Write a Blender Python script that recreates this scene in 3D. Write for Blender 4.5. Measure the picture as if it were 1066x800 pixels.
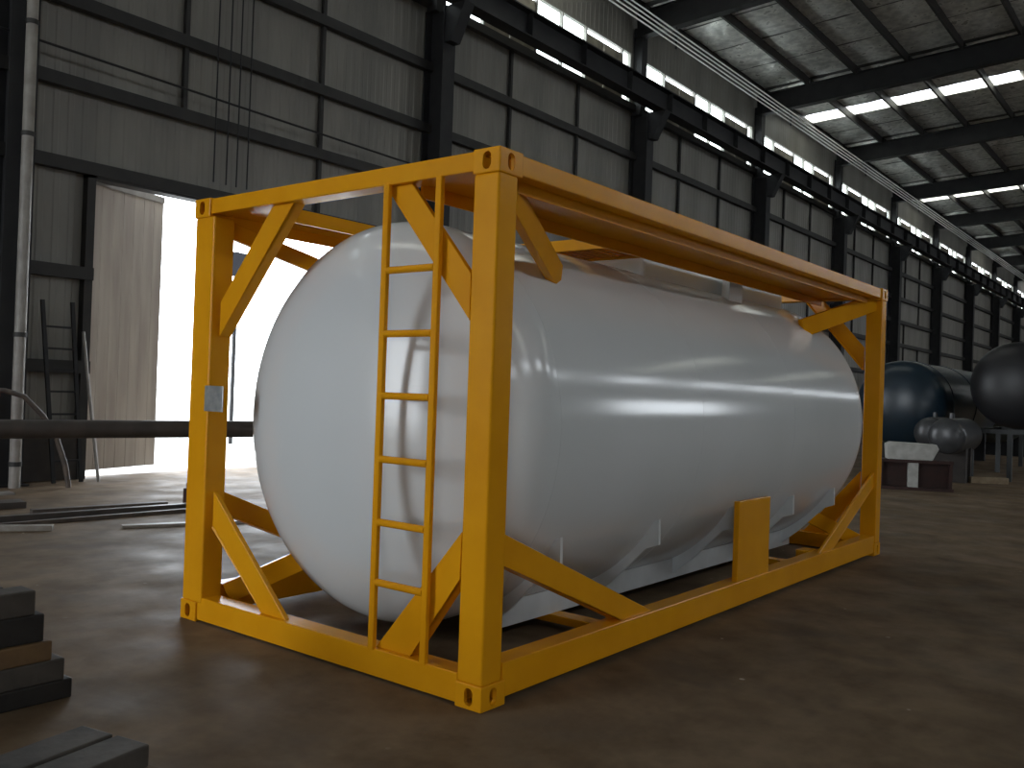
import bpy, bmesh, math, random
from mathutils import Vector, Matrix
random.seed(7)
for o in list(bpy.data.objects): bpy.data.objects.remove(o)
scene = bpy.context.scene
COL = scene.collection

# ------------------------------------------------------------------ camera
FPX, CX, CY, CZ, YAW, PITCH, ROLL = 944.57, -3.187, -2.6215, 1.4694, 0.6664, 0.00803, 0.0346
fw = Vector((math.cos(PITCH)*math.cos(YAW), math.cos(PITCH)*math.sin(YAW), math.sin(PITCH)))
r0 = Vector((math.sin(YAW), -math.cos(YAW), 0)); u0 = r0.cross(fw)
rt = r0*math.cos(ROLL)+u0*math.sin(ROLL); up = -r0*math.sin(ROLL)+u0*math.cos(ROLL)
cam = bpy.data.cameras.new('camera'); camo = bpy.data.objects.new('camera', cam); COL.objects.link(camo)
M4 = Matrix.Identity(4)
for i in range(3):
    M4[i][0], M4[i][1], M4[i][2] = rt[i], up[i], -fw[i]
M4[0][3], M4[1][3], M4[2][3] = CX, CY, CZ
camo.matrix_world = M4
cam.sensor_width = 36; cam.lens = FPX/1066*36; cam.clip_end = 800
scene.camera = camo

# ------------------------------------------------------------------ light
SKY = 9.0
world = bpy.data.worlds.new('overcast_sky'); scene.world = world; world.use_nodes = True
bg = world.node_tree.nodes['Background']; bg.inputs[0].default_value = (0.90, 0.965, 1.03, 1); bg.inputs[1].default_value = SKY
vs = scene.view_settings
vs.view_transform = 'Standard'; vs.look = 'None'; vs.exposure = -0.2; vs.gamma = 1.0; vs.use_curve_mapping = False

# hall geometry shared by light portals and walls
XW0, XW1 = -14.22, 91.08          # gable walls
YL, YR = 10.35, -15.0           # long walls
PITCHX, COL0 = 8.1, 1.98
DOOR = (3.3, 9.3, 4.4)          # doorway in the long wall
GDOOR = (4.2, 9.9, 8.0)         # gable doorway (y0,y1,height)
GDOOR2 = (-12.0, -8.0, 3.3)     # second gable doorway
RDOORS = [(24, 34, 3.2, 5.6)]      # open shutters of the opposite wall (x0, x1, z0, z1)

def portal(name, loc, rot, sx, sy):      # emits nothing itself: guides the sampling of the sky seen through a real opening
    l = bpy.data.lights.new(name, 'AREA'); l.shape = 'RECTANGLE'; l.size = sx; l.size_y = sy
    l.cycles.is_portal = True
    o = bpy.data.objects.new(name, l); COL.objects.link(o); o.location = loc; o.rotation_euler = rot
H = math.pi/2
portal('doorway_portal', ((DOOR[0]+DOOR[1])/2, YL+.15, DOOR[2]/2), (-H, 0, 0), DOOR[1]-DOOR[0], DOOR[2])
portal('gable_door_portal_offscreen', (XW0-.2, (GDOOR[0]+GDOOR[1])/2, GDOOR[2]/2), (H, 0, -H), GDOOR[1]-GDOOR[0], GDOOR[2])
portal('gable_side_door_portal_offscreen', (XW0-.2, (GDOOR2[0]+GDOOR2[1])/2, GDOOR2[2]/2), (H, 0, -H), GDOOR2[1]-GDOOR2[0], GDOOR2[2])
for a, b, h0, h in RDOORS: portal('wall_shutter_portal_offscreen', ((a+b)/2, YR-.2, (h+h0)/2), (H, 0, 0), b-a, h-h0)
portal('window_band_right_portal_offscreen', (40, YR-.2, 9.99), (H, 0, 0), 108, 1.5)
portal('window_band_portal', (40, YL+.2, 9.99), (-H, 0, 0), 108, 1.5)

# ------------------------------------------------------------------ materials
def new_mat(name):
    m = bpy.data.materials.new(name); m.use_nodes = True
    return m, m.node_tree, m.node_tree.nodes['Principled BSDF']
def mat(name, col, rough=.5, metal=0, col2=None, scale=4, bump=0, bscale=40, stretch=(1,1,1), rvar=0, detail=5, lo=.35, hi=.65, spec=.5):
    m, nt, b = new_mat(name); N = nt.nodes; L = nt.links
    b.inputs['Roughness'].default_value = rough; b.inputs['Metallic'].default_value = metal
    b.inputs['Specular IOR Level'].default_value = spec
    b.inputs['Base Color'].default_value = (*col, 1)
    if col2 or bump or rvar:
        tc = N.new('ShaderNodeTexCoord'); mp = N.new('ShaderNodeMapping'); mp.inputs['Scale'].default_value = stretch
        L.new(tc.outputs['Object'], mp.inputs[0])
        n = N.new('ShaderNodeTexNoise'); n.inputs['Scale'].default_value = scale; n.inputs['Detail'].default_value = detail
        L.new(mp.outputs[0], n.inputs['Vector'])
        if col2:
            cr = N.new('ShaderNodeValToRGB'); cr.color_ramp.elements[0].position = lo; cr.color_ramp.elements[1].position = hi
            cr.color_ramp.elements[0].color = (*col, 1); cr.color_ramp.elements[1].color = (*col2, 1)
            L.new(n.outputs[0], cr.inputs[0]); L.new(cr.outputs[0], b.inputs['Base Color'])
        if rvar:
            mr = N.new('ShaderNodeMapRange'); mr.inputs[1].default_value = .3; mr.inputs[2].default_value = .7
            mr.inputs[3].default_value = rough-rvar; mr.inputs[4].default_value = rough+rvar
            L.new(n.outputs[0], mr.inputs[0]); L.new(mr.outputs[0], b.inputs['Roughness'])
        if bump:
            n2 = N.new('ShaderNodeTexNoise'); n2.inputs['Scale'].default_value = bscale; n2.inputs['Detail'].default_value = 4
            L.new(mp.outputs[0], n2.inputs['Vector'])
            bp = N.new('ShaderNodeBump'); bp.inputs['Strength'].default_value = bump; bp.inputs['Distance'].default_value = .02
            L.new(n2.outputs[0], bp.inputs['Height']); L.new(bp.outputs[0], b.inputs['Normal'])
    return m
MAT = {}
MAT['yellow'] = mat('yellow_paint', (.80, .35, .008), .2, col2=(.74, .31, .006), scale=3, bump=.02, bscale=14, spec=.14)
MAT['tank'] = mat('white_tank_paint', (.72, .735, .74), .14, col2=(.68, .70, .70), scale=1.0, detail=2, bump=.012, bscale=5)
MAT['saddle'] = mat('white_saddle_paint', (.66, .68, .68), .45, col2=(.58, .60, .60), scale=5)
MAT['steel_dark'] = mat('dark_painted_steel', (.018, .018, .02), .6, col2=(.026, .026, .027), scale=3, spec=.3)
MAT['girt'] = mat('girt_steel', (.022, .021, .02), .65, col2=(.03, .028, .026), scale=4)
MAT['clad'] = mat('wall_cladding', (.26, .245, .215), .5, col2=(.18, .17, .15), scale=.9, stretch=(1.5, 1, .4), bump=.05, bscale=10)
MAT['kick'] = mat('dark_plinth', (.055, .046, .04), .8, col2=(.035, .03, .028), scale=4)
MAT['leaf'] = mat('door_leaf', (.46, .40, .33), .6, col2=(.36, .30, .25), scale=2, stretch=(3, 3, .3))
MAT['galv'] = mat('galvanised_pipe', (.30, .28, .25), .5, col2=(.22, .2, .18), scale=6)
MAT['bright_conduit'] = mat('bright_conduit', (.85, .85, .82), .35, metal=.3)
MAT['black_pipe'] = mat('dark_steel_pipe', (.075, .062, .055), .5, col2=(.05, .042, .038), scale=5)
MAT['rust'] = mat('rusty_bar', (.12, .09, .07), .6, col2=(.06, .05, .045), scale=8)
MAT['light_bar'] = mat('pale_steel_bar', (.35, .32, .28), .5, col2=(.25, .22, .19), scale=8)
MAT['billet'] = mat('dark_grey_billet', (.085, .075, .064), .6, col2=(.045, .04, .036), scale=6, bump=.15, bscale=20, spec=.2)
MAT['billet2'] = mat('charcoal_billet', (.036, .033, .03), .6, col2=(.022, .02, .02), scale=6, bump=.15, bscale=20, spec=.2)
MAT['billet3'] = mat('brown_billet', (.17, .105, .05), .6, col2=(.10, .062, .035), scale=6, bump=.15, bscale=20, spec=.2)
MAT['plate'] = mat('silver_plate', (.6, .6, .58), .3, metal=.7, col2=(.4, .42, .42), scale=20)
MAT['foil'] = mat('foil_insulation', (.92, .92, .88), .36, metal=.4, col2=(.55, .55, .53), scale=4, bump=1.0, bscale=5, rvar=.12)
MAT['roof'] = mat('roof_sheet', (.1, .1, .1), .6)
MAT['blue_tank'] = mat('dark_blue_tank_paint', (.012, .028, .045), .3, col2=(.016, .03, .042), scale=3)
MAT['green_tank'] = mat('grey_green_tank_paint', (.05, .055, .045), .4)
MAT['black_tank'] = mat('black_tank_primer', (.02, .02, .022), .38)
MAT['vessel'] = mat('grey_vessel_steel', (.06, .062, .065), .3, col2=(.04, .04, .042), scale=5)
MAT['redlead'] = mat('dark_red_primer', (.045, .016, .012), .7, col2=(.03, .013, .01), scale=6)
MAT['whitepaint'] = mat('off_white_paint', (.5, .5, .47), .5, col2=(.38, .37, .34), scale=7)
MAT['standgrey'] = mat('grey_stand_paint', (.05, .055, .056), .5)
MAT['wood'] = mat('pale_timber', (.42, .33, .22), .7, col2=(.3, .22, .14), scale=10)
MAT['red'] = mat('red_paint', (.45, .03, .03), .4)
MAT['cable'] = mat('black_cable', (.015, .015, .017), .6)
MAT['frame_alu'] = mat('window_frame_paint', (.3, .29, .26), .5)
MAT['dirty_pane'] = mat('dirty_shutter_panel', (.30, .27, .2), .6, col2=(.16, .14, .11), scale=3)
MAT['yard'] = mat('yard_concrete', (.55, .55, .53), .8, col2=(.48, .48, .46), scale=.5)
MAT['blue_board'] = mat('dark_blue_paint', (.006, .008, .016), .5)

# floor: dusty stained concrete
def floor_mat():
    m, nt, b = new_mat('dusty_concrete_floor'); N = nt.nodes; L = nt.links
    tc = N.new('ShaderNodeTexCoord')
    def noise(s, d=6, r=.55):
        n = N.new('ShaderNodeTexNoise'); n.inputs['Scale'].default_value = s; n.inputs['Detail'].default_value = d; n.inputs['Roughness'].default_value = r
        L.new(tc.outputs['Object'], n.inputs['Vector']); return n
    def ramp(src, p0, c0, p1, c1):
        r = N.new('ShaderNodeValToRGB'); e = r.color_ramp.elements; e[0].position = p0; e[0].color = c0; e[1].position = p1; e[1].color = c1
        L.new(src, r.inputs[0]); return r
    def mix(f, a, bb, mode='MIX'):
        x = N.new('ShaderNodeMix'); x.data_type = 'RGBA'; x.blend_type = mode
        if isinstance(f, float): x.inputs[0].default_value = f
        else: L.new(f, x.inputs[0])
        L.new(a, x.inputs[6]); L.new(bb, x.inputs[7]); return x.outputs[2]
    big = ramp(noise(.45).outputs[0], .3, (.16, .112, .068, 1), .7, (.235, .17, .108, 1))
    mid = ramp(noise(2.3, 8, .65).outputs[0], .36, (.5, .47, .44, 1), .62, (1, 1, 1, 1))
    c = mix(.8, big.outputs[0], mid.outputs[0], 'MULTIPLY')
    stain = ramp(noise(1.1, 4).outputs[0], .56, (0, 0, 0, 1), .68, (1, 1, 1, 1))
    dk = N.new('ShaderNodeRGB'); dk.outputs[0].default_value = (.075, .058, .044, 1)
    sm = N.new('ShaderNodeMath'); sm.operation = 'MULTIPLY'; sm.inputs[1].default_value = .55; L.new(stain.outputs[0], sm.inputs[0])
    c = mix(sm.outputs[0], c, dk.outputs[0])
    vor = N.new('ShaderNodeTexVoronoi'); vor.inputs['Scale'].default_value = 3.2; L.new(tc.outputs['Object'], vor.inputs['Vector'])
    spk = ramp(vor.outputs['Distance'], .035, (1, 1, 1, 1), .055, (0, 0, 0, 1))
    sn = ramp(noise(.9, 2).outputs[0], .5, (0, 0, 0, 1), .6, (1, 1, 1, 1))
    mm = N.new('ShaderNodeMath'); mm.operation = 'MULTIPLY'; L.new(spk.outputs[0], mm.inputs[0]); L.new(sn.outputs[0], mm.inputs[1])
    wt = N.new('ShaderNodeRGB'); wt.outputs[0].default_value = (.5, .45, .38, 1)
    c = mix(mm.outputs[0], c, wt.outputs[0])
    L.new(c, b.inputs['Base Color'])
    rr = N.new('ShaderNodeMapRange'); rr.inputs[1].default_value = .3; rr.inputs[2].default_value = .7; rr.inputs[3].default_value = .5; rr.inputs[4].default_value = .8
    L.new(noise(1.7).outputs[0], rr.inputs[0]); L.new(rr.outputs[0], b.inputs['Roughness'])
    b.inputs['Specular IOR Level'].default_value = .18
    bp = N.new('ShaderNodeBump'); bp.inputs['Strength'].default_value = .25; bp.inputs['Distance'].default_value = .01
    L.new(noise(9, 8).outputs[0], bp.inputs['Height']); L.new(bp.outputs[0], b.inputs['Normal'])
    return m
MAT['floor'] = floor_mat()
def pane_mat():
    m = bpy.data.materials.new('window_glass'); m.use_nodes = True; nt = m.node_tree; nt.nodes.clear()
    o = nt.nodes.new('ShaderNodeOutputMaterial'); t = nt.nodes.new('ShaderNodeBsdfTransparent'); t.inputs[0].default_value = (.9, .92, .9, 1)
    g = nt.nodes.new('ShaderNodeBsdfGlossy'); g.inputs['Roughness'].default_value = .05
    x = nt.nodes.new('ShaderNodeMixShader'); x.inputs[0].default_value = .06
    nt.links.new(t.outputs[0], x.inputs[1]); nt.links.new(g.outputs[0], x.inputs[2]); nt.links.new(x.outputs[0], o.inputs[0]); return m
MAT['glass'] = pane_mat()
def sky_mat():
    m = bpy.data.materials.new('frp_skylight'); m.use_nodes = True; nt = m.node_tree; nt.nodes.clear()
    o = nt.nodes.new('ShaderNodeOutputMaterial'); t = nt.nodes.new('ShaderNodeBsdfTranslucent'); t.inputs[0].default_value = (.55, .53, .44, 1)
    nt.links.new(t.outputs[0], o.inputs[0]); return m
MAT['skylight'] = sky_mat()

# ------------------------------------------------------------------ mesh helpers
class MB:
    def __init__(s): s.v = []; s.f = []
    def add(s, vs, fs):
        k = len(s.v); s.v += [tuple(v) for v in vs]; s.f += [tuple(i+k for i in f) for f in fs]; return s
    def box(s, a, b):
        (x0, y0, z0), (x1, y1, z1) = a, b
        return s.add([(x0,y0,z0),(x1,y0,z0),(x1,y1,z0),(x0,y1,z0),(x0,y0,z1),(x1,y0,z1),(x1,y1,z1),(x0,y1,z1)],
                     [(0,3,2,1),(4,5,6,7),(0,1,5,4),(1,2,6,5),(2,3,7,6),(3,0,4,7)])
    def bar(s, p, q, w, h, upv=(0,0,1)):
        p, q = Vector(p), Vector(q); d = (q-p).normalized(); u = Vector(upv)
        a = d.cross(u)
        if a.length < 1e-4: a = d.cross(Vector((1,0,0)))
        a.normalize(); c = a.cross(d).normalized()
        P = []
        for e in (p, q):
            for i, j in ((-1,-1),(1,-1),(1,1),(-1,1)): P.append(e + a*(w/2*i) + c*(h/2*j))
        return s.add(P, [(3,2,1,0),(4,5,6,7),(0,1,5,4),(1,2,6,5),(2,3,7,6),(3,0,4,7)])
    def prism(s, poly, axis, t0, t1):
        n = len(poly); P = []
        for t in (t0, t1):
            for a, b in poly:
                P.append((t,a,b) if axis == 0 else (a,t,b) if axis == 1 else (a,b,t))
        return s.add(P, [tuple(range(n))[::-1], tuple(range(n, 2*n))]+[(i,(i+1)%n,n+(i+1)%n,n+i) for i in range(n)])
    def tube(s, pts, r, n=12, cap=True):
        pts = [Vector(p) for p in pts]; P = []; prev = None
        for i, p in enumerate(pts):
            d = (pts[min(i+1, len(pts)-1)]-pts[max(i-1, 0)]).normalized()
            if prev is None:
                a = d.cross(Vector((0,0,1)));
                if a.length < 1e-3: a = d.cross(Vector((1,0,0)))
            else: a = prev - d*prev.dot(d)
            a.normalize(); prev = a; c = d.cross(a)
            for k in range(n):
                t = 2*math.pi*k/n; P.append(p + a*(r*math.cos(t)) + c*(r*math.sin(t)))
        F = [(i*n+k, i*n+(k+1)%n, (i+1)*n+(k+1)%n, (i+1)*n+k) for i in range(len(pts)-1) for k in range(n)]
        if cap: F += [tuple(range(n))[::-1], tuple(range((len(pts)-1)*n, len(pts)*n))]
        return s.add(P, F)
    def lathe_x(s, prof, cy, cz, n=64):
        P = []; m = len(prof)
        for x, r in prof:
            for k in range(n):
                t = 2*math.pi*k/n; P.append((x, cy+r*math.cos(t), cz+r*math.sin(t)))
        F = [(i*n+k, i*n+(k+1)%n, (i+1)*n+(k+1)%n, (i+1)*n+k) for i in range(m-1) for k in range(n)]
        return s.add(P, F)
    def build(s, name, m, parent=None, smooth=False, bevel=0, seg=2, origin=None):
        me = bpy.data.meshes.new(name)
        V = s.v
        if origin: V = [(v[0]-origin[0], v[1]-origin[1], v[2]-origin[2]) for v in V]
        me.from_pydata(V, [], s.f)
        bm = bmesh.new(); bm.from_mesh(me); bmesh.ops.remove_doubles(bm, verts=bm.verts, dist=1e-5)
        bmesh.ops.recalc_face_normals(bm, faces=bm.faces)
        if smooth:
            for f in bm.faces: f.smooth = True
            for e in bm.edges:
                if len(e.link_faces) == 2 and e.calc_face_angle(0) > math.radians(40): e.smooth = False
        bm.to_mesh(me); bm.free()
        o = bpy.data.objects.new(name, me); COL.objects.link(o); me.materials.append(MAT[m] if isinstance(m, str) else m)
        if origin: o.location = origin
        if parent: o.parent = parent
        if bevel:
            b = o.modifiers.new('bevel', 'BEVEL'); b.width = bevel; b.segments = seg; b.limit_method = 'ANGLE'
            b.harden_normals = False
        return o
def inst(src, name, parent, loc=(0,0,0), rot=(0,0,0), scale=(1,1,1)):
    o = bpy.data.objects.new(name, src.data); COL.objects.link(o); o.parent = parent; o.location = loc; o.rotation_euler = rot; o.scale = scale
    return o
def empty(name, loc=(0,0,0)):
    o = bpy.data.objects.new(name, None); COL.objects.link(o); o.location = loc; o.empty_display_size = .2; return o
def tag(o, label, cat, group=None):
    o['label'] = label; o['category'] = cat
    if group: o['group'] = group
    return o
def struct(o, label=None):
    o['kind'] = 'structure'
    if label: o['label'] = label
    return o
def ellip_head(R, a, x0, sgn, n=14, p=2.1):
    out = []
    for k in range(n+1):
        t = (math.pi/2)*k/n; s_ = max(math.sin(t), 0)**(2/p); c_ = max(math.cos(t), 0)**(2/p)
        out.append((x0 + sgn*(a-a*c_), max(R*s_, .0005)))
    return out
def vessel(x0, x1, R, a, p=2.1, n=14):
    return ellip_head(R, a, x0, 1, n, p) + ellip_head(R, a, x1, -1, n, p)[::-1]

# ================================================================== SETTING
fl = MB().box((XW0-.2, YR-.2, -.3), (XW1+.2, YL+.25, 0)).build('floor', 'floor'); struct(fl, 'dusty stained brown grey concrete floor of the workshop')
yd = MB().box((-150, -150, -.6), (250, 150, -.32)).build('yard_ground', 'yard'); struct(yd, 'pale concrete yard outside the hall')
yd2 = MB().box((-30, YL+.26, -.31), (110, 80, -.02)).build('yard_apron', 'yard'); struct(yd2, 'pale concrete apron outside the open doorway')

# ---- long clad wall
ROWS = [.85, 2.94, 4.45, 5.6, 6.75, 8.0, 9.3]
WZ0, WZ1 = 9.3, 10.78
wl = MB()
for a, b in ((XW0, DOOR[0]), (DOOR[1], XW1)): wl.box((a, YL-.12, 0), (b, YL+.12, .85))
wl = wl.build('wall_left', 'kick'); struct(wl, 'long dark corrugated wall with girts and a high window band')
_sheet = {}
def sheet(x0, x1, z0, z1, y, parent, face=-1):
    key = (round(x1-x0, 3), round(z1-z0, 3), face)
    if key not in _sheet:
        w, h = x1-x0, z1-z0; n = max(1, round(w/.21)); st = w/n; pr = []
        for i in range(n):
            b = i*st; pr += [(b, 0), (b+st*.5, 0), (b+st*.6, .009), (b+st*.9, .009)]
        pr.append((w, 0)); m = MB(); P = [(x, face*d, 0) for x, d in pr]+[(x, face*d, h) for x, d in pr]; k = len(pr)
        m.add(P, [(i, i+1, k+i+1, k+i) for i in range(k-1)])
        o = m.build('cladding_sheet', 'clad', parent); md = o.modifiers.new('thick', 'SOLIDIFY'); md.thickness = .004; o.location = (x0, y, z0); _sheet[key] = o
        return o
    src = _sheet[key]; o = inst(src, 'cladding_sheet', parent, (x0, y, z0)); md = o.modifiers.new('thick', 'SOLIDIFY'); md.thickness = .004
    return o
NB0, NB1 = -2, 11
for k in range(NB0, NB1):
    xa, xb = COL0+PITCHX*k, COL0+PITCHX*(k+1)
    parts = 3 if k < 6 else 1
    for r in range(len(ROWS)-1):
        z0, z1 = ROWS[r], ROWS[r+1]
        if k == 0 and z1 <= 4.46:
            sheet(xa, DOOR[0], z0, z1, YL, wl); sheet(DOOR[1], xb, z0, z1, YL, wl); continue
        for j in range(parts):
            w = (xb-xa)/parts; sheet(xa+w*j, xa+w*(j+1), z0, z1, YL, wl)
    for j in range(parts):
        w = (xb-xa)/parts; sheet(xa+w*j, xa+w*(j+1), WZ1, 12.1, YL, wl)
    # girts, as channels fixed on the column line
    for z in (1.6,)+tuple(ROWS[1:]):
        segs = [(xa, xb)]
        if k == 0 and z < 4.4: segs = [(xa, DOOR[0]), (DOOR[1], xb)]
        for a, b in segs:
            MB().box((a, YL-.17, z-.09), (b, YL-.155, z+.09)).box((a, YL-.155, z+.075), (b, YL-.032, z+.09)).box((a, YL-.155, z-.09), (b, YL-.032, z-.075)).build('girt', 'girt', wl)
    if k < 6:
        for j in (1, 2):
            x = xa + (xb-xa)*j/3
            for r in range(len(ROWS)-1):
                if k == 0 and ROWS[r+1] <= 4.46: continue
                if (r+j+k) % 3 == 0 and r < 4: continue
                MB().box((x-.035, YL-.11, ROWS[r]+.09), (x+.035, YL-.035, ROWS[r+1]-.09)).build('stud', 'girt', wl)
# door lintel and jambs
dl = MB().box((DOOR[0]-.12, YL-.14, DOOR[2]-.08), (DOOR[1]+.12, YL+.1, DOOR[2]+.12)).box((DOOR[0]-.12, YL-.14, 0), (DOOR[0], YL+.1, DOOR[2])).box((DOOR[1], YL-.14, 0), (DOOR[1]+.12, YL+.1, DOOR[2])).build('trim_1', 'girt'); struct(dl, 'dark steel frame around the open doorway')

# door leaf swung outwards
dirv = Vector((math.cos(math.radians(37)), math.sin(math.radians(37)), 0)); nrm = Vector((-dirv.y, dirv.x, 0))
def leaf(name, hx, sgn, w, ang):
    root = empty(name, (hx, YL+.05, .0)); root.rotation_euler.z = ang
    W = w*sgn
    a, b = min(0, W), max(0, W)
    n = 7; st = w/n
    for i in range(n):
        MB().box((a+st*i+.004, -.012, .1), (a+st*(i+1)-.004, .02 + (.008 if i % 2 else 0), 4.3)).build('panel_board', 'leaf', root)
    MB().box((a, .02, .1), (b, .06, .3)).box((a, .02, 4.1), (b, .06, 4.25)).box((a, .02, 2.1), (b, .06, 2.22)).box((a, .02, .3), (a+.08, .06, 4.1)).box((b-.08, .02, .3), (b, .06, 4.1)).build('back_frame', 'girt', root)
    MB().box((a, -.03, 4.28), (b, .06, 4.38)).build('top_rail', 'galv', root)
    return root
l1 = leaf('door_1', DOOR[0]+.02, 1, 1.46, math.radians(17)); struct(l1, 'tall ribbed grey brown door leaf swung open at the bright doorway')
l2 = leaf('door_2', DOOR[1]-.02, -1, 1.46, math.radians(-150)); struct(l2, 'second ribbed door leaf folded back outside the doorway')

# window band: one window per bay
wn = 0
for k in range(NB0, NB1):
    c = COL0+PITCHX*k; xa, xb = c+.2, c+PITCHX-.2
    wn += 1; w = empty('window_%d' % wn, (c, YL, WZ0)); struct(w, 'window of the high band with clear panes and dull shutter panels')
    y0, y1 = -.04, .06
    f = MB().box((0, y0, -.04), (PITCHX, y1, .0)).box((0, y0, WZ1-WZ0), (PITCHX, y1, WZ1-WZ0+.04)).box((0, y0, 0), (.2, y1, WZ1-WZ0)).box((PITCHX-.2, y0, 0), (PITCHX, y1, WZ1-WZ0))
    for x in (1.75, 3.65, 4.7, 5.75, 7.5): f.box((x-.025, y0, 0), (x+.025, y1, WZ1-WZ0))
    f.build('window_frame', 'frame_alu', w)
    for a, b in ((.2, 1.725), (3.675, 4.675), (4.725, 5.725), (7.525, 7.9)):
        MB().box((a, .0, 0), (b, .006, WZ1-WZ0)).build('pane', 'glass', w)
    for a, b in ((1.775, 2.69), (2.71, 3.625), (5.775, 6.62), (6.64, 7.475)):
        MB().box((a, .0, 0), (b, .02, WZ1-WZ0-.12)).build('shutter_panel', 'dirty_pane', w)

# ---- other walls (off frame, with the openings that let the daylight in)
def plain_wall(name, boxes, m='clad', label=None):
    b = MB()
    for a, c in boxes: b.box(a, c)
    return struct(b.build(name, m), label)
ZT = 12.1
plain_wall('wall_back', [((XW0-.15, YR, 0), (XW0, GDOOR2[0], ZT)), ((XW0-.15, GDOOR2[0], GDOOR2[2]), (XW0, GDOOR2[1], ZT)), ((XW0-.15, GDOOR2[1], 0), (XW0, GDOOR[0], ZT)), ((XW0-.15, GDOOR[1], 0), (XW0, YL, ZT)), ((XW0-.15, GDOOR[0], GDOOR[2]), (XW0, GDOOR[1], ZT))], label='clad gable wall with two open doorways')
plain_wall('wall_front', [((XW1, YR, 0), (XW1+.15, YL, ZT))], label='far clad gable wall of the hall')
rb = []; xs = XW0
for a, b, h0, h in RDOORS:
    rb += [((a, YR-.15, 0), (b, YR, h0)), ((xs, YR-.15, 0), (a, YR, WZ0)), ((a, YR-.15, h), (b, YR, WZ0))]; xs = b
rb += [((xs, YR-.15, 0), (XW1, YR, WZ0)), ((XW0, YR-.15, WZ1), (XW1, YR, ZT))]
for k in range(NB0, NB1): rb.append(((COL0+PITCHX*k+4.6, YR-.15, WZ0), (COL0+PITCHX*(k+1)+.5, YR, WZ1)))
plain_wall('wall_right', rb, label='opposite clad wall with open shutters and high windows')

# ---- roof
RZ = lambda y: 12.0 + .05*(10.3-y) if y > -2.3 else 12.0+.05*(10.3+2.3) - .05*(-2.3-y)
SKX = [COL0+PITCHX*k+4.05 for k in (-1, 1, 3, 5, 7, 9)]; SKW = .45; SKY0, SKY1 = 2.9, 10.0
ce = MB()
def slab(x0, x1, y0, y1):
    P = [(x0,y0,RZ(y0)+.12),(x1,y0,RZ(y0)+.12),(x1,y1,RZ(y1)+.12),(x0,y1,RZ(y1)+.12)]
    ce.add(P+[(a,b,c+.08) for a,b,c in P], [(3,2,1,0),(4,5,6,7),(0,1,5,4),(1,2,6,5),(2,3,7,6),(3,0,4,7)])
xs = XW0-.3
for x in SKX: slab(xs, x-SKW, -14.6, -7.5); xs = x+SKW
slab(xs, XW1+.3, -14.6, -7.5); slab(XW0-.3, XW1+.3, YR-.3, -14.6); slab(XW0-.3, XW1+.3, -7.5, -2.3)
slab(XW0-.3, XW1+.3, -2.3, SKY0); slab(XW0-.3, XW1+.3, SKY1, YL+.3)
xs = XW0-.3
for x in SKX: slab(xs, x-SKW, SKY0, SKY1); xs = x+SKW
slab(xs, XW1+.3, SKY0, SKY1)
ce = ce.build('ceiling', 'roof'); struct(ce, 'dark steel roof with silver foil insulation and skylight strips')
PUR = [10.0, 8.45, 6.9, 5.35, 3.8, 2.25, .7, -.85, -2.3]
for x in SKX:
    MB().add([(x-SKW,-14.6,RZ(-14.6)+.12),(x+SKW,-14.6,RZ(-14.6)+.12),(x+SKW,-7.5,RZ(-7.5)+.12),(x-SKW,-7.5,RZ(-7.5)+.12)], [(3,2,1,0)]).build('skylight_panel', 'skylight', ce)
for k in (-1,):
    x = COL0+PITCHX*k+4.05
    MB().add([(x-SKW,SKY0,RZ(SKY0)+.12),(x+SKW,SKY0,RZ(SKY0)+.12),(x+SKW,SKY1,RZ(SKY1)+.12),(x-SKW,SKY1,RZ(SKY1)+.12)], [(3,2,1,0)]).build('skylight_panel', 'skylight', ce)
for k in range(NB0, NB1+1):            # rafters
    x = COL0+PITCHX*k; m = MB()
    for y0, y1 in ((YL-.1, -2.3), (-2.3, YR+.1)):
        for dz, hw, t in ((-.02, .12, .02), (-.68, .14, .03)):
            m.bar((x, y0, RZ(y0)+dz-.09), (x, y1, RZ(y1)+dz-.09), hw*2, t)
        m.bar((x, y0, RZ(y0)-.44), (x, y1, RZ(y1)-.44), .015, .66)
    m.build('rafter', 'steel_dark', ce)
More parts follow.
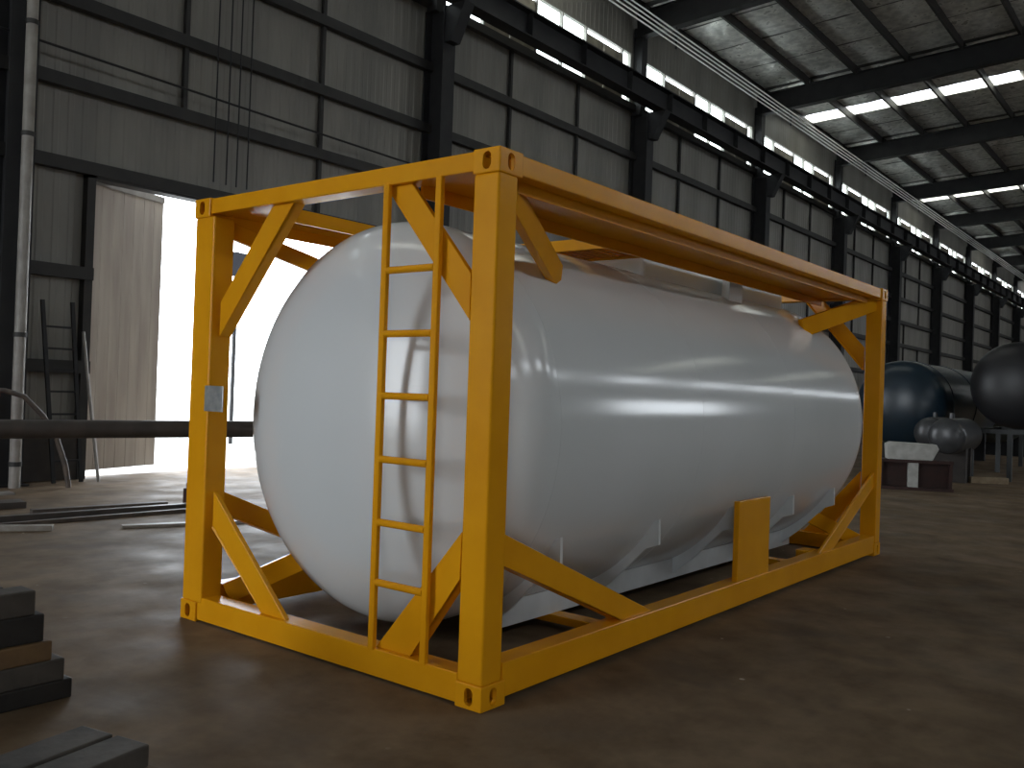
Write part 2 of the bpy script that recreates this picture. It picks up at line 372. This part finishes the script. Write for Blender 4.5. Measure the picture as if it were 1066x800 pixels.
for k in range(NB0, NB1):
    xa, xb = COL0+PITCHX*k+.1, COL0+PITCHX*(k+1)-.1
    for y in PUR:
        MB().box((xa, y-.035, RZ(y)-.17), (xb, y+.035, RZ(y)+.1)).build('purlin', 'girt', ce)
    if k < 0 or k > 8: continue
    for i in range(len(PUR)-1):
        y1, y0 = PUR[i]-.04, PUR[i+1]+.04
        sk = (COL0+PITCHX*k+4.05) in SKX and y0 > 2
        if sk: cuts = [xa, (xa+COL0+PITCHX*k+4.05-SKW)/2, COL0+PITCHX*k+4.05-SKW, None, COL0+PITCHX*k+4.05+SKW, (xb+COL0+PITCHX*k+4.05+SKW)/2, xb]
        else: cuts = [xa, xa+2.0, xa+3.95, xa+5.9, xb]
        for c0, c1 in zip(cuts[:-1], cuts[1:]):
            if c0 is None or c1 is None: continue
            nx, ny = 8, 5; P = []; F = []; c0 += .03; c1 -= .03
            for a in range(nx+1):
                for b in range(ny+1):
                    u, v = a/nx, b/ny; y = y0+(y1-y0)*v
                    sag = .05*math.sin(math.pi*u)*math.sin(math.pi*v) + random.uniform(-.012, .012)
                    P.append((c0+(c1-c0)*u, y, RZ(y)+.08-sag))
            for a in range(nx):
                for b in range(ny): q = a*(ny+1)+b; F.append((q, q+1, q+ny+2, q+ny+1))
            MB().add(P, F).build('foil_panel', 'foil', ce, smooth=True)
        if sk:
            s = COL0+PITCHX*k+4.05
            P = [(s-SKW+.01,y0,RZ(y0)+.06),(s+SKW-.01,y0,RZ(y0)+.06),(s+SKW-.01,y1,RZ(y1)+.06),(s-SKW+.01,y1,RZ(y1)+.06)]
            MB().add(P, [(3,2,1,0)]).build('skylight_panel', 'skylight', ce)

# ---- columns, crane runway, conduits
LC = 'dark steel H-section column standing against the corrugated wall'
for k in range(NB0, NB1+1):
    x = COL0+PITCHX*k+.09
    root = tag(empty('steel_column', (x, YL-.31, 0)), 'dark steel column directly behind the grey downpipe' if k == 0 else LC, 'column', 'steel columns along the clad wall')
    MB().box((-.18, -.26, 0), (.18, -.23, 9.1)).box((-.18, .23, 0), (.18, .26, 9.1)).box((-.012, -.23, 0), (.012, .23, 9.1)).build('column_shaft', 'steel_dark', root)
    MB().box((-.14, .0, 9.1), (.14, .26, 11.5)).build('upper_column', 'steel_dark', root)
    MB().box((-.24, -.32, 0), (.24, .26, .03)).build('base_plate', 'steel_dark', root)
    MB().prism([(-.78, 9.12), (-.26, 9.12), (-.26, 8.4), (-.42, 8.4)], 0, -.14, .14).build('crane_bracket', 'steel_dark', root)
gy = 9.47
gd = tag(empty('crane_runway_girder', (XW0+.3, gy, 9.125)), 'long dark steel crane runway girder below the high windows', 'girder')
Lg = XW1-XW0-.6
MB().box((0, -.01, .03), (Lg, .01, .54)).build('web', 'steel_dark', gd)
MB().box((0, -.19, .54), (Lg, .19, .57)).build('top_flange', 'steel_dark', gd)
MB().box((0, -.17, 0), (Lg, .17, .03)).build('bottom_flange', 'steel_dark', gd)
MB().box((0, -.03, .57), (Lg, .03, .64)).build('crane_rail', 'steel_dark', gd)
for i in range(49): MB().box((1+i*2.1, -.16, .03), (1.012+i*2.1, .16, .54)).build('stiffener', 'steel_dark', gd)
for i, (y, z) in enumerate(((9.0, 10.78), (9.0, 10.90), (9.0, 11.02), (9.0, 11.14))):
    c = MB().tube([(XW0+.2, y, z), (XW1-.2, y, z)], .02, 8).build('conduit_pipe', 'bright_conduit')
    tag(c, ('lowest', 'second lowest', 'second highest', 'topmost')[i]+' bright steel conduit of the bundle along the eaves', 'conduit', 'conduits along the eaves')
for k in range(NB0, NB1+1): MB().box((COL0+PITCHX*k-.03, 9.03, 10.7), (COL0+PITCHX*k+.03, 9.06, 11.3)).build('conduit_hanger', 'steel_dark', ce)

# downpipe at the column by the door
dp = tag(empty('downpipe', (2.08, 9.62, 0)), 'grey vertical downpipe fixed to the steel column beside the door', 'pipe')
MB().tube([(0, 0, 0), (0, 0, 8.3)], .07, 20).build('pipe', 'galv', dp, smooth=True)
for z in (.28, 1.95, 4.55, 6.0, 7.5): MB().tube([(0, 0, z), (0, 0, z+.06)], .08, 20).build('pipe_clip', 'girt', dp, smooth=True)
# thin hanging cables on the wall
for i, x in enumerate((5.1, 5.33, 5.52, 5.72)):
    c = MB().tube([(x, 10.05, 4.62), (x+.01, 10.05, 8.5), (x, 10.05, 11.4)], .012, 6).build('hanging_cable', 'cable')
    tag(c, 'thin black cable hanging above the doorway, '+('nearest to the downpipe', 'second from the downpipe', 'third from the downpipe', 'farthest from the downpipe')[i], 'cable', 'cables hanging above the doorway')
c = MB().tube([(XW0+1, 10.04, 6.15), (2.4, 10.04, 5.98), (6, 10.04, 5.92), (10.3, 10.04, 5.85)], .018, 6).build('wall_cable', 'cable'); tag(c, 'black cable running lengthwise between the girts of the clad wall', 'cable')

# ================================================================== TANK CONTAINER
L_, W_, H_ = 6.058, 2.438, 2.591
tc = tag(empty('tank_container', (0, 0, 0)), 'white pressure tank mounted in a yellow open steel container frame', 'tank container')
YB = .009
# corner castings with oval holes
def casting():
    m = MB().box((0, 0, 0), (.178, .162, .118)); src = m.build('corner_casting', 'yellow', None, bevel=.006)
    def stad(axis, c, w, h, dpt):
        poly = []; r = min(w, h)/2; e = (max(w, h)/2-r)
        for i in range(20):
            t = 2*math.pi*i/20; a, b = r*math.cos(t), r*math.sin(t)
            if h >= w: b += e if math.sin(t) >= 0 else -e
            else: a += e if math.cos(t) >= 0 else -e
            poly.append((c[0]+a, c[1]+b))
        return MB().prism(poly, axis, -.05, dpt).build('cut', 'yellow')
    cuts = [stad(0, (.078, .059), .052, .082, .05), stad(1, (.086, .059), .052, .082, .05), stad(2, (.089, .08), .064, .1, .05), MB().box((.022, .022, .022), (.155, .14, .1)).build('cut', 'yellow')]
    for c in cuts:
        b = src.modifiers.new('b', 'BOOLEAN'); b.object = c; b.operation = 'DIFFERENCE'; b.solver = 'EXACT'
    dg = bpy.context.evaluated_depsgraph_get(); me = bpy.data.meshes.new_from_object(src.evaluated_get(dg))
    for c in cuts: bpy.data.objects.remove(c)
    bpy.data.objects.remove(src)
    me.materials.clear(); me.materials.append(MAT['yellow'])
    for f in me.polygons: f.material_index = 0
    return me
cast = casting()
for i, x in enumerate((0, L_)):
    for j, y in enumerate((0, W_)):
        for k, z in enumerate((0, H_)):
            me = cast.copy(); sx, sy, sz = (1, -1)[i], (1, -1)[j], (1, -1)[k]
            me.transform(Matrix.Diagonal((sx, sy, sz, 1)))
            if sx*sy*sz < 0: me.flip_normals()
            o = bpy.data.objects.new('corner_casting', me); COL.objects.link(o); o.parent = tc; o.location = (x, y, z)
# posts: L-built box posts
for i in range(2):
    for j in range(2):
        x0, x1 = (.006, .150) if i == 0 else (L_-.150, L_-.006)
        y0, y1 = (.006, .158) if j == 0 else (W_-.158, W_-.006)
        if j == 1: y0 -= .05
        MB().box((x0, y0, .115), (x1, y1, H_-.115)).build('corner_post', 'yellow', tc, bevel=.012, seg=3)
def Y(name, m, bevel=.005): return m.build(name, 'yellow', tc, bevel=bevel)
for i in range(2):                       # end frames
    s = (lambda x: x) if i == 0 else (lambda x: L_-x)
    def bx(a, b): return MB().box((min(s(a[0]), s(b[0])), a[1], a[2]), (max(s(a[0]), s(b[0])), b[1], b[2]))
    Y('end_top_rail', bx((.01, .16, 2.492), (.13, W_-.16, 2.585)))
    Y('end_bottom_rail', bx((.012, .16, .012), (.14, W_-.16, .15)))
    for j in range(2):
        t = (lambda y: y) if j == 0 else (lambda y: W_-y)
        m = MB().prism([(t(.19 if j == 0 else .24), 1.80 if j == 0 else 1.74), (t(.19 if j == 0 else .24), 2.02 if j == 0 else 1.95), (t(.60 if j == 0 else .72), 2.492), (t(.78 if j == 0 else .91), 2.492)], 0, min(s(.045), s(.075)), max(s(.045), s(.075)))
        m.prism([(t(.19 if j == 0 else .24), 1.80 if j == 0 else 1.74), (t(.19 if j == 0 else .24), 1.812 if j == 0 else 1.752), (t(.772 if j == 0 else .902), 2.492), (t(.78 if j == 0 else .91), 2.492)], 0, min(s(.045), s(.125)), max(s(.045), s(.125)))
        Y('diagonal_brace', m, .004)
        m = MB().prism([(t(.19 if j == 0 else .24), .80), (t(.19 if j == 0 else .24), .58), (t(.50 if j == 0 else .75), .15), (t(.74 if j == 0 else .97), .15)], 0, min(s(.045), s(.075)), max(s(.045), s(.075)))
        yb0, yb1 = (.19, .50) if j == 0 else (.24, .75)
        m.prism([(t(yb0), .58), (t(yb0), .592), (t(yb1+.012), .15), (t(yb1), .15)], 0, min(s(.045), s(.125)), max(s(.045), s(.125)))
        Y('diagonal_brace', m, .004)
for j in range(2):                       # side rails and braces
    t = (lambda y: y) if j == 0 else (lambda y: W_-y)
    def bx(a, b): return MB().box((a[0], min(t(a[1]), t(b[1])), a[2]), (b[0], max(t(a[1]), t(b[1])), b[2]))
    Y('side_top_rail', bx((.165, .012, 2.49), (L_-.165, .11, 2.585)))
    Y('side_bottom_rail', bx((.165, .012, .03), (L_-.165, .13, .195)))
    for i in range(2):
        s = (lambda x: x) if i == 0 else (lambda x: L_-x)
        # lower side brace, a channel from post to bottom rail
        m = MB().prism([(s(.14), .81), (s(.14), .66), (s(1.27), .19), (s(1.62), .19)], 1, min(t(.035), t(.06)), max(t(.035), t(.06)))
        m.prism([(s(.14), .66), (s(.14), .675), (s(1.30), .19), (s(1.27), .19)], 1, min(t(.035), t(.12)), max(t(.035), t(.12)))
        Y('side_brace', m, .004)
        # stub foot inside the rail at the brace
        Y('rail_gusset', bx((min(s(1.42), s(1.6)), .13, .05), (max(s(1.42), s(1.6)), .24, .2)))
        # upper brace from the post head to the tank shoulder
        a = Vector((s(.13), t(.08), 2.44 if j else 2.46)); b = Vector((s(1.10), t(.44), 2.135))
        m = MB().bar(a, b, .05, .10 if j else .165, (0, 0, 1)); Y('tank_brace', m, .006)
        # lower inner brace from corner to the tank base
        a = Vector((s(.22), t(.16), .14)); b = Vector((s(.66), t(.52), .40))
        Y('tank_brace', MB().bar(a, b, .04, .13, (0, 0, 1)), .006)
# bottom cross members
for x in (1.5, 4.5): Y('cross_member', MB().box((x-.06, .13, .04), (x+.06, W_-.13, .09)))
# name plate carrier on the side rail
pl = Y('plate_carrier', MB().box((2.78, .02, .19), (3.33, .06, .755)), .004)
# silver plate on the far corner post
MB().box((0, 2.075, 1.285), (.007, 2.262, 1.44)).build('data_plate', 'plate', tc, bevel=.002)['label'] = 'small silver plate fixed to the yellow post'
# walkways
for y0, y1 in ((.11, .62), (1.78, W_-.11)):
    w = Y('walkway', MB().box((.13, y0, 2.505), (L_-.13, y1, 2.52)).box((.13, y0, 2.435), (L_-.13, y0+.015, 2.505)).box((.13, y1-.015, 2.435), (L_-.13, y1, 2.505)), .002)
    w['label'] = 'yellow plate walkway along the top rail'
cw = Y('cross_walkway', MB().box((2.05, .62, 2.47), (2.08, 1.78, 2.55)).box((2.52, .62, 2.47), (2.55, 1.78, 2.55)), .002)
for i in range(18):
    y = .66+i*.062; MB().box((2.08, y, 2.485), (2.52, y+.02, 2.545)).build('grating_bar', 'yellow', cw)
# ladder
ld = bpy.data.objects.new('ladder', None); COL.objects.link(ld); ld.parent = tc
ld['label'] = 'yellow rung ladder on the end frame'
for y in (.742, .382): MB().box((.004, y-.02, .14), (.032, y+.02, 2.50)).build('stile', 'yellow', ld, bevel=.006)
for z in (.483, .786, 1.104, 1.425, 1.738, 2.058): MB().tube([(.018, .40, z), (.018, .725, z)], .019, 10).build('rung', 'yellow', ld, smooth=True)
for z in (.2, 2.44): pass
# tank
R, ZC, YC = 1.172, 1.272, 1.219
tk = MB().lathe_x(vessel(.085, 6.02, R, .53, 2.1, 28), YC, ZC, 160).build('tank', 'tank', tc, smooth=True)
tk['label'] = 'glossy white cylindrical tank with domed ends'
def ring(x, w, h): return MB().lathe_x([(x-w, R-.002), (x-w*.5, R+h), (x+w*.5, R+h), (x+w, R-.002)], YC, ZC, 128)
for x in (.63, 2.25, 3.85, 5.44): ring(x, .006, .0012).build('weld_seam', 'tank', tk, smooth=True)
def circ_z(y): return ZC - math.sqrt(max(R*R-(YC-y)**2, 0))
for x in (.85, 1.93, 3.05, 4.2, 5.2):
    for j in range(2):
        t = (lambda y: y) if j == 0 else (lambda y: W_-y)
        out = [(.175, .69), (.172, .53), (.264, .495), (.50, .255), (.66, .12), (.68, .12)]
        inn = [(y, circ_z(y)+.012) for y in (.68, .58, .50, .42, .34, .27, .225)]
        poly = [(t(a), b) for a, b in out+inn]
        MB().prism(poly, 0, x-.012, x+.012).build('saddle_plate', 'saddle', tk)
for j in range(2):
    t = (lambda y: y) if j == 0 else (lambda y: W_-y)
    MB().box((.78, min(t(.66), t(.68)), .09), (5.4, max(t(.66), t(.68)), .24)).build('skirt_plate', 'saddle', tk)
MB().box((3.82, .63, 2.2), (4.08, .70, 2.505)).build('walkway_bracket', 'saddle', tk, bevel=.004)
MB().box((2.62, .76, 2.28), (5.3, 1.68, 2.5)).build('top_cover', 'tank', tk, bevel=.04, seg=3)['label'] = 'low white cover on top of the tank'

# ================================================================== THINGS ON THE LEFT
# long horizontal pipe on trestles behind the container
pd = Vector((.9779, -.2090, 0)).normalized()
pm = Vector((1.25, 5.28, 1.0))
pA, pB = pm-pd*3.0, pm+pd*3.9
o = MB().tube([pA, pB], .082, 28, cap=False).tube([pA, pB], .07, 28, cap=False)
o = o.build('steel_pipe', 'black_pipe', smooth=True); tag(o, 'long dark steel pipe lying level on trestles behind the tank container', 'pipe')
def trestle(c, label):
    root = tag(empty('trestle', (c.x, c.y, 0)), label, 'trestle'); root.rotation_euler.z = math.atan2(pd.y, pd.x)
    hb = 1.0-.082
    MB().box((-.05, -.3, hb-.1), (.05, .3, hb)).build('top_beam', 'rust', root)
    for y in (-.25, .25):
        for x in (-.2, .2): MB().bar((x, y*1.1, 0), (x*.15, y, hb-.09), .05, .05, (0, 1, 0)).build('leg', 'rust', root)
        MB().bar((-.13, y*1.06, .35), (.13, y*1.06, .35), .03, .03).build('stretcher', 'rust', root)
trestle(pA+pd*.5, 'rusty steel trestle carrying the outer end of the dark pipe'); trestle(pB-pd*.35, 'rusty steel trestle carrying the dark pipe behind the tank')

# wall ladder
root = tag(empty('wall_ladder', (2.8, 10.0, 0)), 'dark steel ladder leaning on the clad wall beside the door leaf', 'ladder')
for x0, x1 in ((-.10, -.24), (.28, .17)): MB().bar((x0, -.12, 0), (x1, .1, 2.5), .05, .035, (0, 1, 0)).build('stile', 'steel_dark', root)
for z in (.3, .62, .94, 1.25, 1.55, 1.84, 2.14): MB().bar((-.1-.056*z, -.12+.088*z, z), (.28-.044*z, -.12+.088*z, z), .028, .028).build('rung', 'steel_dark', root)
o = MB().tube([(3.26, 9.75, 0), (3.16, 9.98, 1.5), (3.13, 10.08, 2.1)], .022, 8).build('leaning_rod', 'galv'); tag(o, 'thin grey rod leaning on the wall beside the door leaf', 'rod')
# bent bar and red valve
o = MB().tube([(1.735, 9.33, 1.26), (1.8, 9.32, 1.26), (2.02, 9.3, 1.19), (2.26, 9.3, .95), (2.44, 9.3, .67), (2.57, 9.3, .3), (2.62, 9.3, .04), (2.62, 9.3, 0)], .034, 10).build('bent_pipe', 'rust', smooth=True)
tag(o, 'curved grey pipe rising from the floor to the red valve', 'pipe')
v = tag(empty('red_valve', (1.62, 9.35, 0)), 'red hydrant valve on a stub pipe by the steel column', 'valve')
MB().tube([(0, 0, 0), (0, 0, 1.1)], .05, 14).build('stub_pipe', 'red', v, smooth=True)
MB().lathe_x([(-.10, .001), (-.10, .07), (-.04, .1), (.05, .1), (.1, .08), (.1, .001)], 0, 1.2, 20).build('valve_body', 'red', v, smooth=True)
MB().tube([(0, 0, 1.28), (0, 0, 1.42)], .02, 8).build('spindle', 'galv', v)
MB().tube([(0, 0, 1.42), (0, 0, 1.45)], .11, 20).build('hand_wheel', 'red', v)

# long flats lying on the floor
def floor_bar(p, q, w, h, name, m, label, z=0, cat='steel bar'):
    b = MB().bar((p[0], p[1], z+h/2), (q[0], q[1], z+h/2), w, h).build(name, m, bevel=.004); return tag(b, label, cat)
floor_bar((1.24, 7.25), (2.66, 7.02), .10, .05, 'steel_bar', 'rust', 'dark rusty flat bar on the floor, reaching the dark red block')
floor_bar((.35, 6.92), (2.75, 6.68), .09, .06, 'steel_bar', 'black_pipe', 'longest dark bar on the floor behind the container')
floor_bar((.55, 6.55), (2.9, 6.42), .07, .04, 'steel_bar', 'rust', 'thin dark bar beside the longest bar on the floor')
floor_bar((.2, 6.6), (.93, 6.1), .11, .05, 'steel_bar', 'light_bar', 'short pale bar lying askew by the dark bars')
floor_bar((.6, 8.0), (1.42, 7.85), .30, .07, 'steel_plate', 'black_pipe', 'short dark steel plate on the floor by the clad wall', cat='plate')
floor_bar((1.0, 9.07), (1.8, 9.02), .2, .03, 'steel_plate', 'galv', 'pale flat plate at the foot of the downpipe', cat='plate')
floor_bar((1.47, 5.83), (2.9, 5.25), .10, .03, 'steel_bar', 'light_bar', 'pale flat bar on the floor behind the yellow corner post')
o = MB().box((2.84, 6.7, 0), (3.2, 6.98, .2)).box((2.84, 6.76, .2), (3.2, 6.92, .27)).build('steel_block', 'redlead', bevel=.01); tag(o, 'dark red steel block on the floor near the doorway', 'block')

# stack of billets in the left foreground
def billet(x1, y0, z, w, h, m, label, L=3.0, rot=0, group=None):
    root = MB().box((-L, 0, 0), (0, w, h)).build('steel_billet', m, bevel=.008)
    root.location = (x1, y0, z); root.rotation_euler.z = rot
    tag(root, label, 'billet', group); return root
G = 'billets stacked in front of the yellow frame'
zz = .004
for i in range(2):
    d = MB().box((-.04, 0, 0), (.04, .5, .0)).v
billet(-1.125, 1.5, 0, .3, .088, 'billet2', 'wide charcoal billet at the bottom of the stack of billets', group=G)
billet(-1.163, 1.5, .088, .3, .1, 'billet', 'dark grey billet just above the bottom one of the stack', group=G)
billet(-1.222, 1.5, .188, .3, .09, 'billet3', 'brown rusty billet in the middle of the stack of billets', group=G, rot=.015)
billet(-1.256, 1.51, .278, .3, .125, 'billet2', 'thick black billet above the brown one in the stack', group=G, rot=-.01)
billet(-1.298, 1.51, .403, .14, .11, 'billet', 'front dark grey billet on top of the stack', group=G)
billet(-1.37, 1.66, .403, .14, .11, 'billet', 'rear dark grey billet on top of the stack', group=G)
G2 = 'billets lying on the floor'
a = -.085*1.2
billet(-1.36, .44, .05, .17, .085, 'billet', 'upper front dark grey billet lying low beside the stack', L=2.2, rot=.20, group=G2)
billet(-1.40, .625, .05, .17, .085, 'billet', 'upper rear dark grey billet lying low beside the stack', L=2.2, rot=.20, group=G2)
billet(-1.33, .40, 0, .38, .05, 'billet3', 'brown flat plank under the two low billets', L=2.2, rot=.20, group=G2)

# ================================================================== RIGHT BACKGROUND
def horiz_tank(name, m, label, x0, x1, y, z, R_, a=.4, supports=True, sup_m='steel_dark', rings=()):
    root = tag(empty(name, ((x0+x1)/2, y, 0)), label, 'tank'); xm = (x0+x1)/2
    prof = [(x-xm, r) for x, r in vessel(x0, x1, R_, a)]
    MB().lathe_x(prof, 0, z, 56).build('shell', m, root, smooth=True)
    for rx in rings: MB().lathe_x([(rx-.03-xm, R_-.005), (rx-.03-xm, R_+.02), (rx+.03-xm, R_+.02), (rx+.03-xm, R_-.005)], 0, z, 56).build('band', m, root, smooth=True)
    if supports:
        for sx in (x0+a+.5, x1-a-.5):
            zt = z-R_*.86
            MB().prism([(-R_*.75, 0), (R_*.75, 0), (R_*.75, z-R_*.6), (R_*.5, zt), (0, z-R_+.01), (-R_*.5, zt), (-R_*.75, z-R_*.6)], 0, sx-xm-.08, sx-xm+.08).build('saddle', sup_m, root)
    return root
horiz_tank('storage_tank', 'blue_tank', 'dark blue tank lying on saddles beyond the yellow frame', 18.6, 25.5, 3.3, 1.5, 1.0, .45, rings=(19.6, 22))
horiz_tank('storage_tank', 'green_tank', 'grey green tank lying behind the dark blue tank', 27.5, 35, 3.0, 1.55, 1.15, .5)
horiz_tank('storage_tank', 'green_tank', 'dull tank against the wall far behind the dark blue tank', 31, 39, 6.6, 1.7, 1.2, .5)
# black tank on a stand
bt = horiz_tank('storage_tank', 'black_tank', 'black round-ended tank lying on the grey steel stand', 17.6, 24, .75, 1.95, .9, .42, supports=False)
st = tag(empty('steel_stand', (18.2, .75, 0)), 'grey steel stand with square legs under the black tank', 'stand')
MB().box((-.95, -.75, .95), (5.0, -.65, 1.04)).box((-.95, .65, .95), (5.0, .75, 1.04)).build('long_beam', 'standgrey', st)
for x in (-.9, 1.9, 4.9):
    MB().box((x-.05, -.65, .95), (x+.05, .65, 1.04)).build('cross_beam', 'standgrey', st)
    for y in (-.7, 0, .7): MB().box((x-.045, y-.045, 0), (x+.045, y+.045, .95)).build('leg', 'standgrey', st)
# two small grey vessels on trestles
def small_vessel(x0, x1, y, z, R_, label):
    r = horiz_tank('pressure_vessel', 'vessel', label, x0, x1, y, z, R_, .14, sup_m='kick'); r['category'] = 'vessel'
    xm = (x0+x1)/2; MB().tube([(x0+.5-xm, 0, z+R_-.02), (x0+.5-xm, 0, z+R_+.1)], .05, 12).build('nozzle', 'vessel', r)
small_vessel(17.2, 18.5, 2.25, .9, .33, 'small grey vessel nearest the dark blue tank')
small_vessel(15.4, 17.1, 1.53, .9, .34, 'small grey vessel between the steel stand and another small vessel')
# dark red girder piece with white saddle on it
g = tag(empty('red_girder', (13.65, 1.58, 0)), 'dark red steel girder piece standing on the floor beyond the frame', 'girder'); g.rotation_euler.z = math.atan2(-1.02, .46)
MB().box((-.62, -.02, .05), (.56, .02, .47)).build('web', 'redlead', g); MB().box((-.62, -.16, .47), (.56, .16, .52)).build('top_flange', 'redlead', g); MB().box((-.62, -.2, 0), (.56, .2, .05)).build('bottom_flange', 'redlead', g)
for x in (-.6, .52): MB().box((x-.02, -.17, .05), (x+.02, .17, .47)).build('stiffener', 'redlead', g)
MB().box((-.16, -.15, .05), (.0, -.02, .47)).build('white_stiffener', 'whitepaint', g)['label'] = 'off-white stiffener plate'
s = MB().prism([(-.5, .52), (.22, .52), (.32, .72), (.28, .80), (-.45, .82), (-.52, .78)], 1, -.16, .16).build('saddle_block', 'whitepaint', bevel=.012)
s.location = g.location; s.rotation_euler = g.rotation_euler; tag(s, 'off-white steel saddle block resting on the dark red girder piece', 'saddle')
for i, (x, y, lab) in enumerate(((16.4, .95, 'pale timber block on the floor before the grey stand'), (17.6, 1.95, 'pale timber block behind another by the small vessels'))):
    o = MB().box((-.35, -.06, 0), (.35, .06, .12)).build('timber_block', 'wood', bevel=.005); o.location = (x, y, 0); o.rotation_euler.z = -1.0+.2*i; tag(o, lab, 'timber')

# ================================================================== OUTSIDE THE DOOR
b = tag(empty('notice_board', (9.75, 16, -.02)), 'dark blue board on a steel pole outside the doorway', 'board')
MB().tube([(0, .06, 0), (0, .06, 4.6)], .05, 12).build('pole', 'steel_dark', b, smooth=True)
MB().box((-.32, -.03, 4.0), (.32, .03, 4.58)).build('board', 'blue_board', b, bevel=.01)
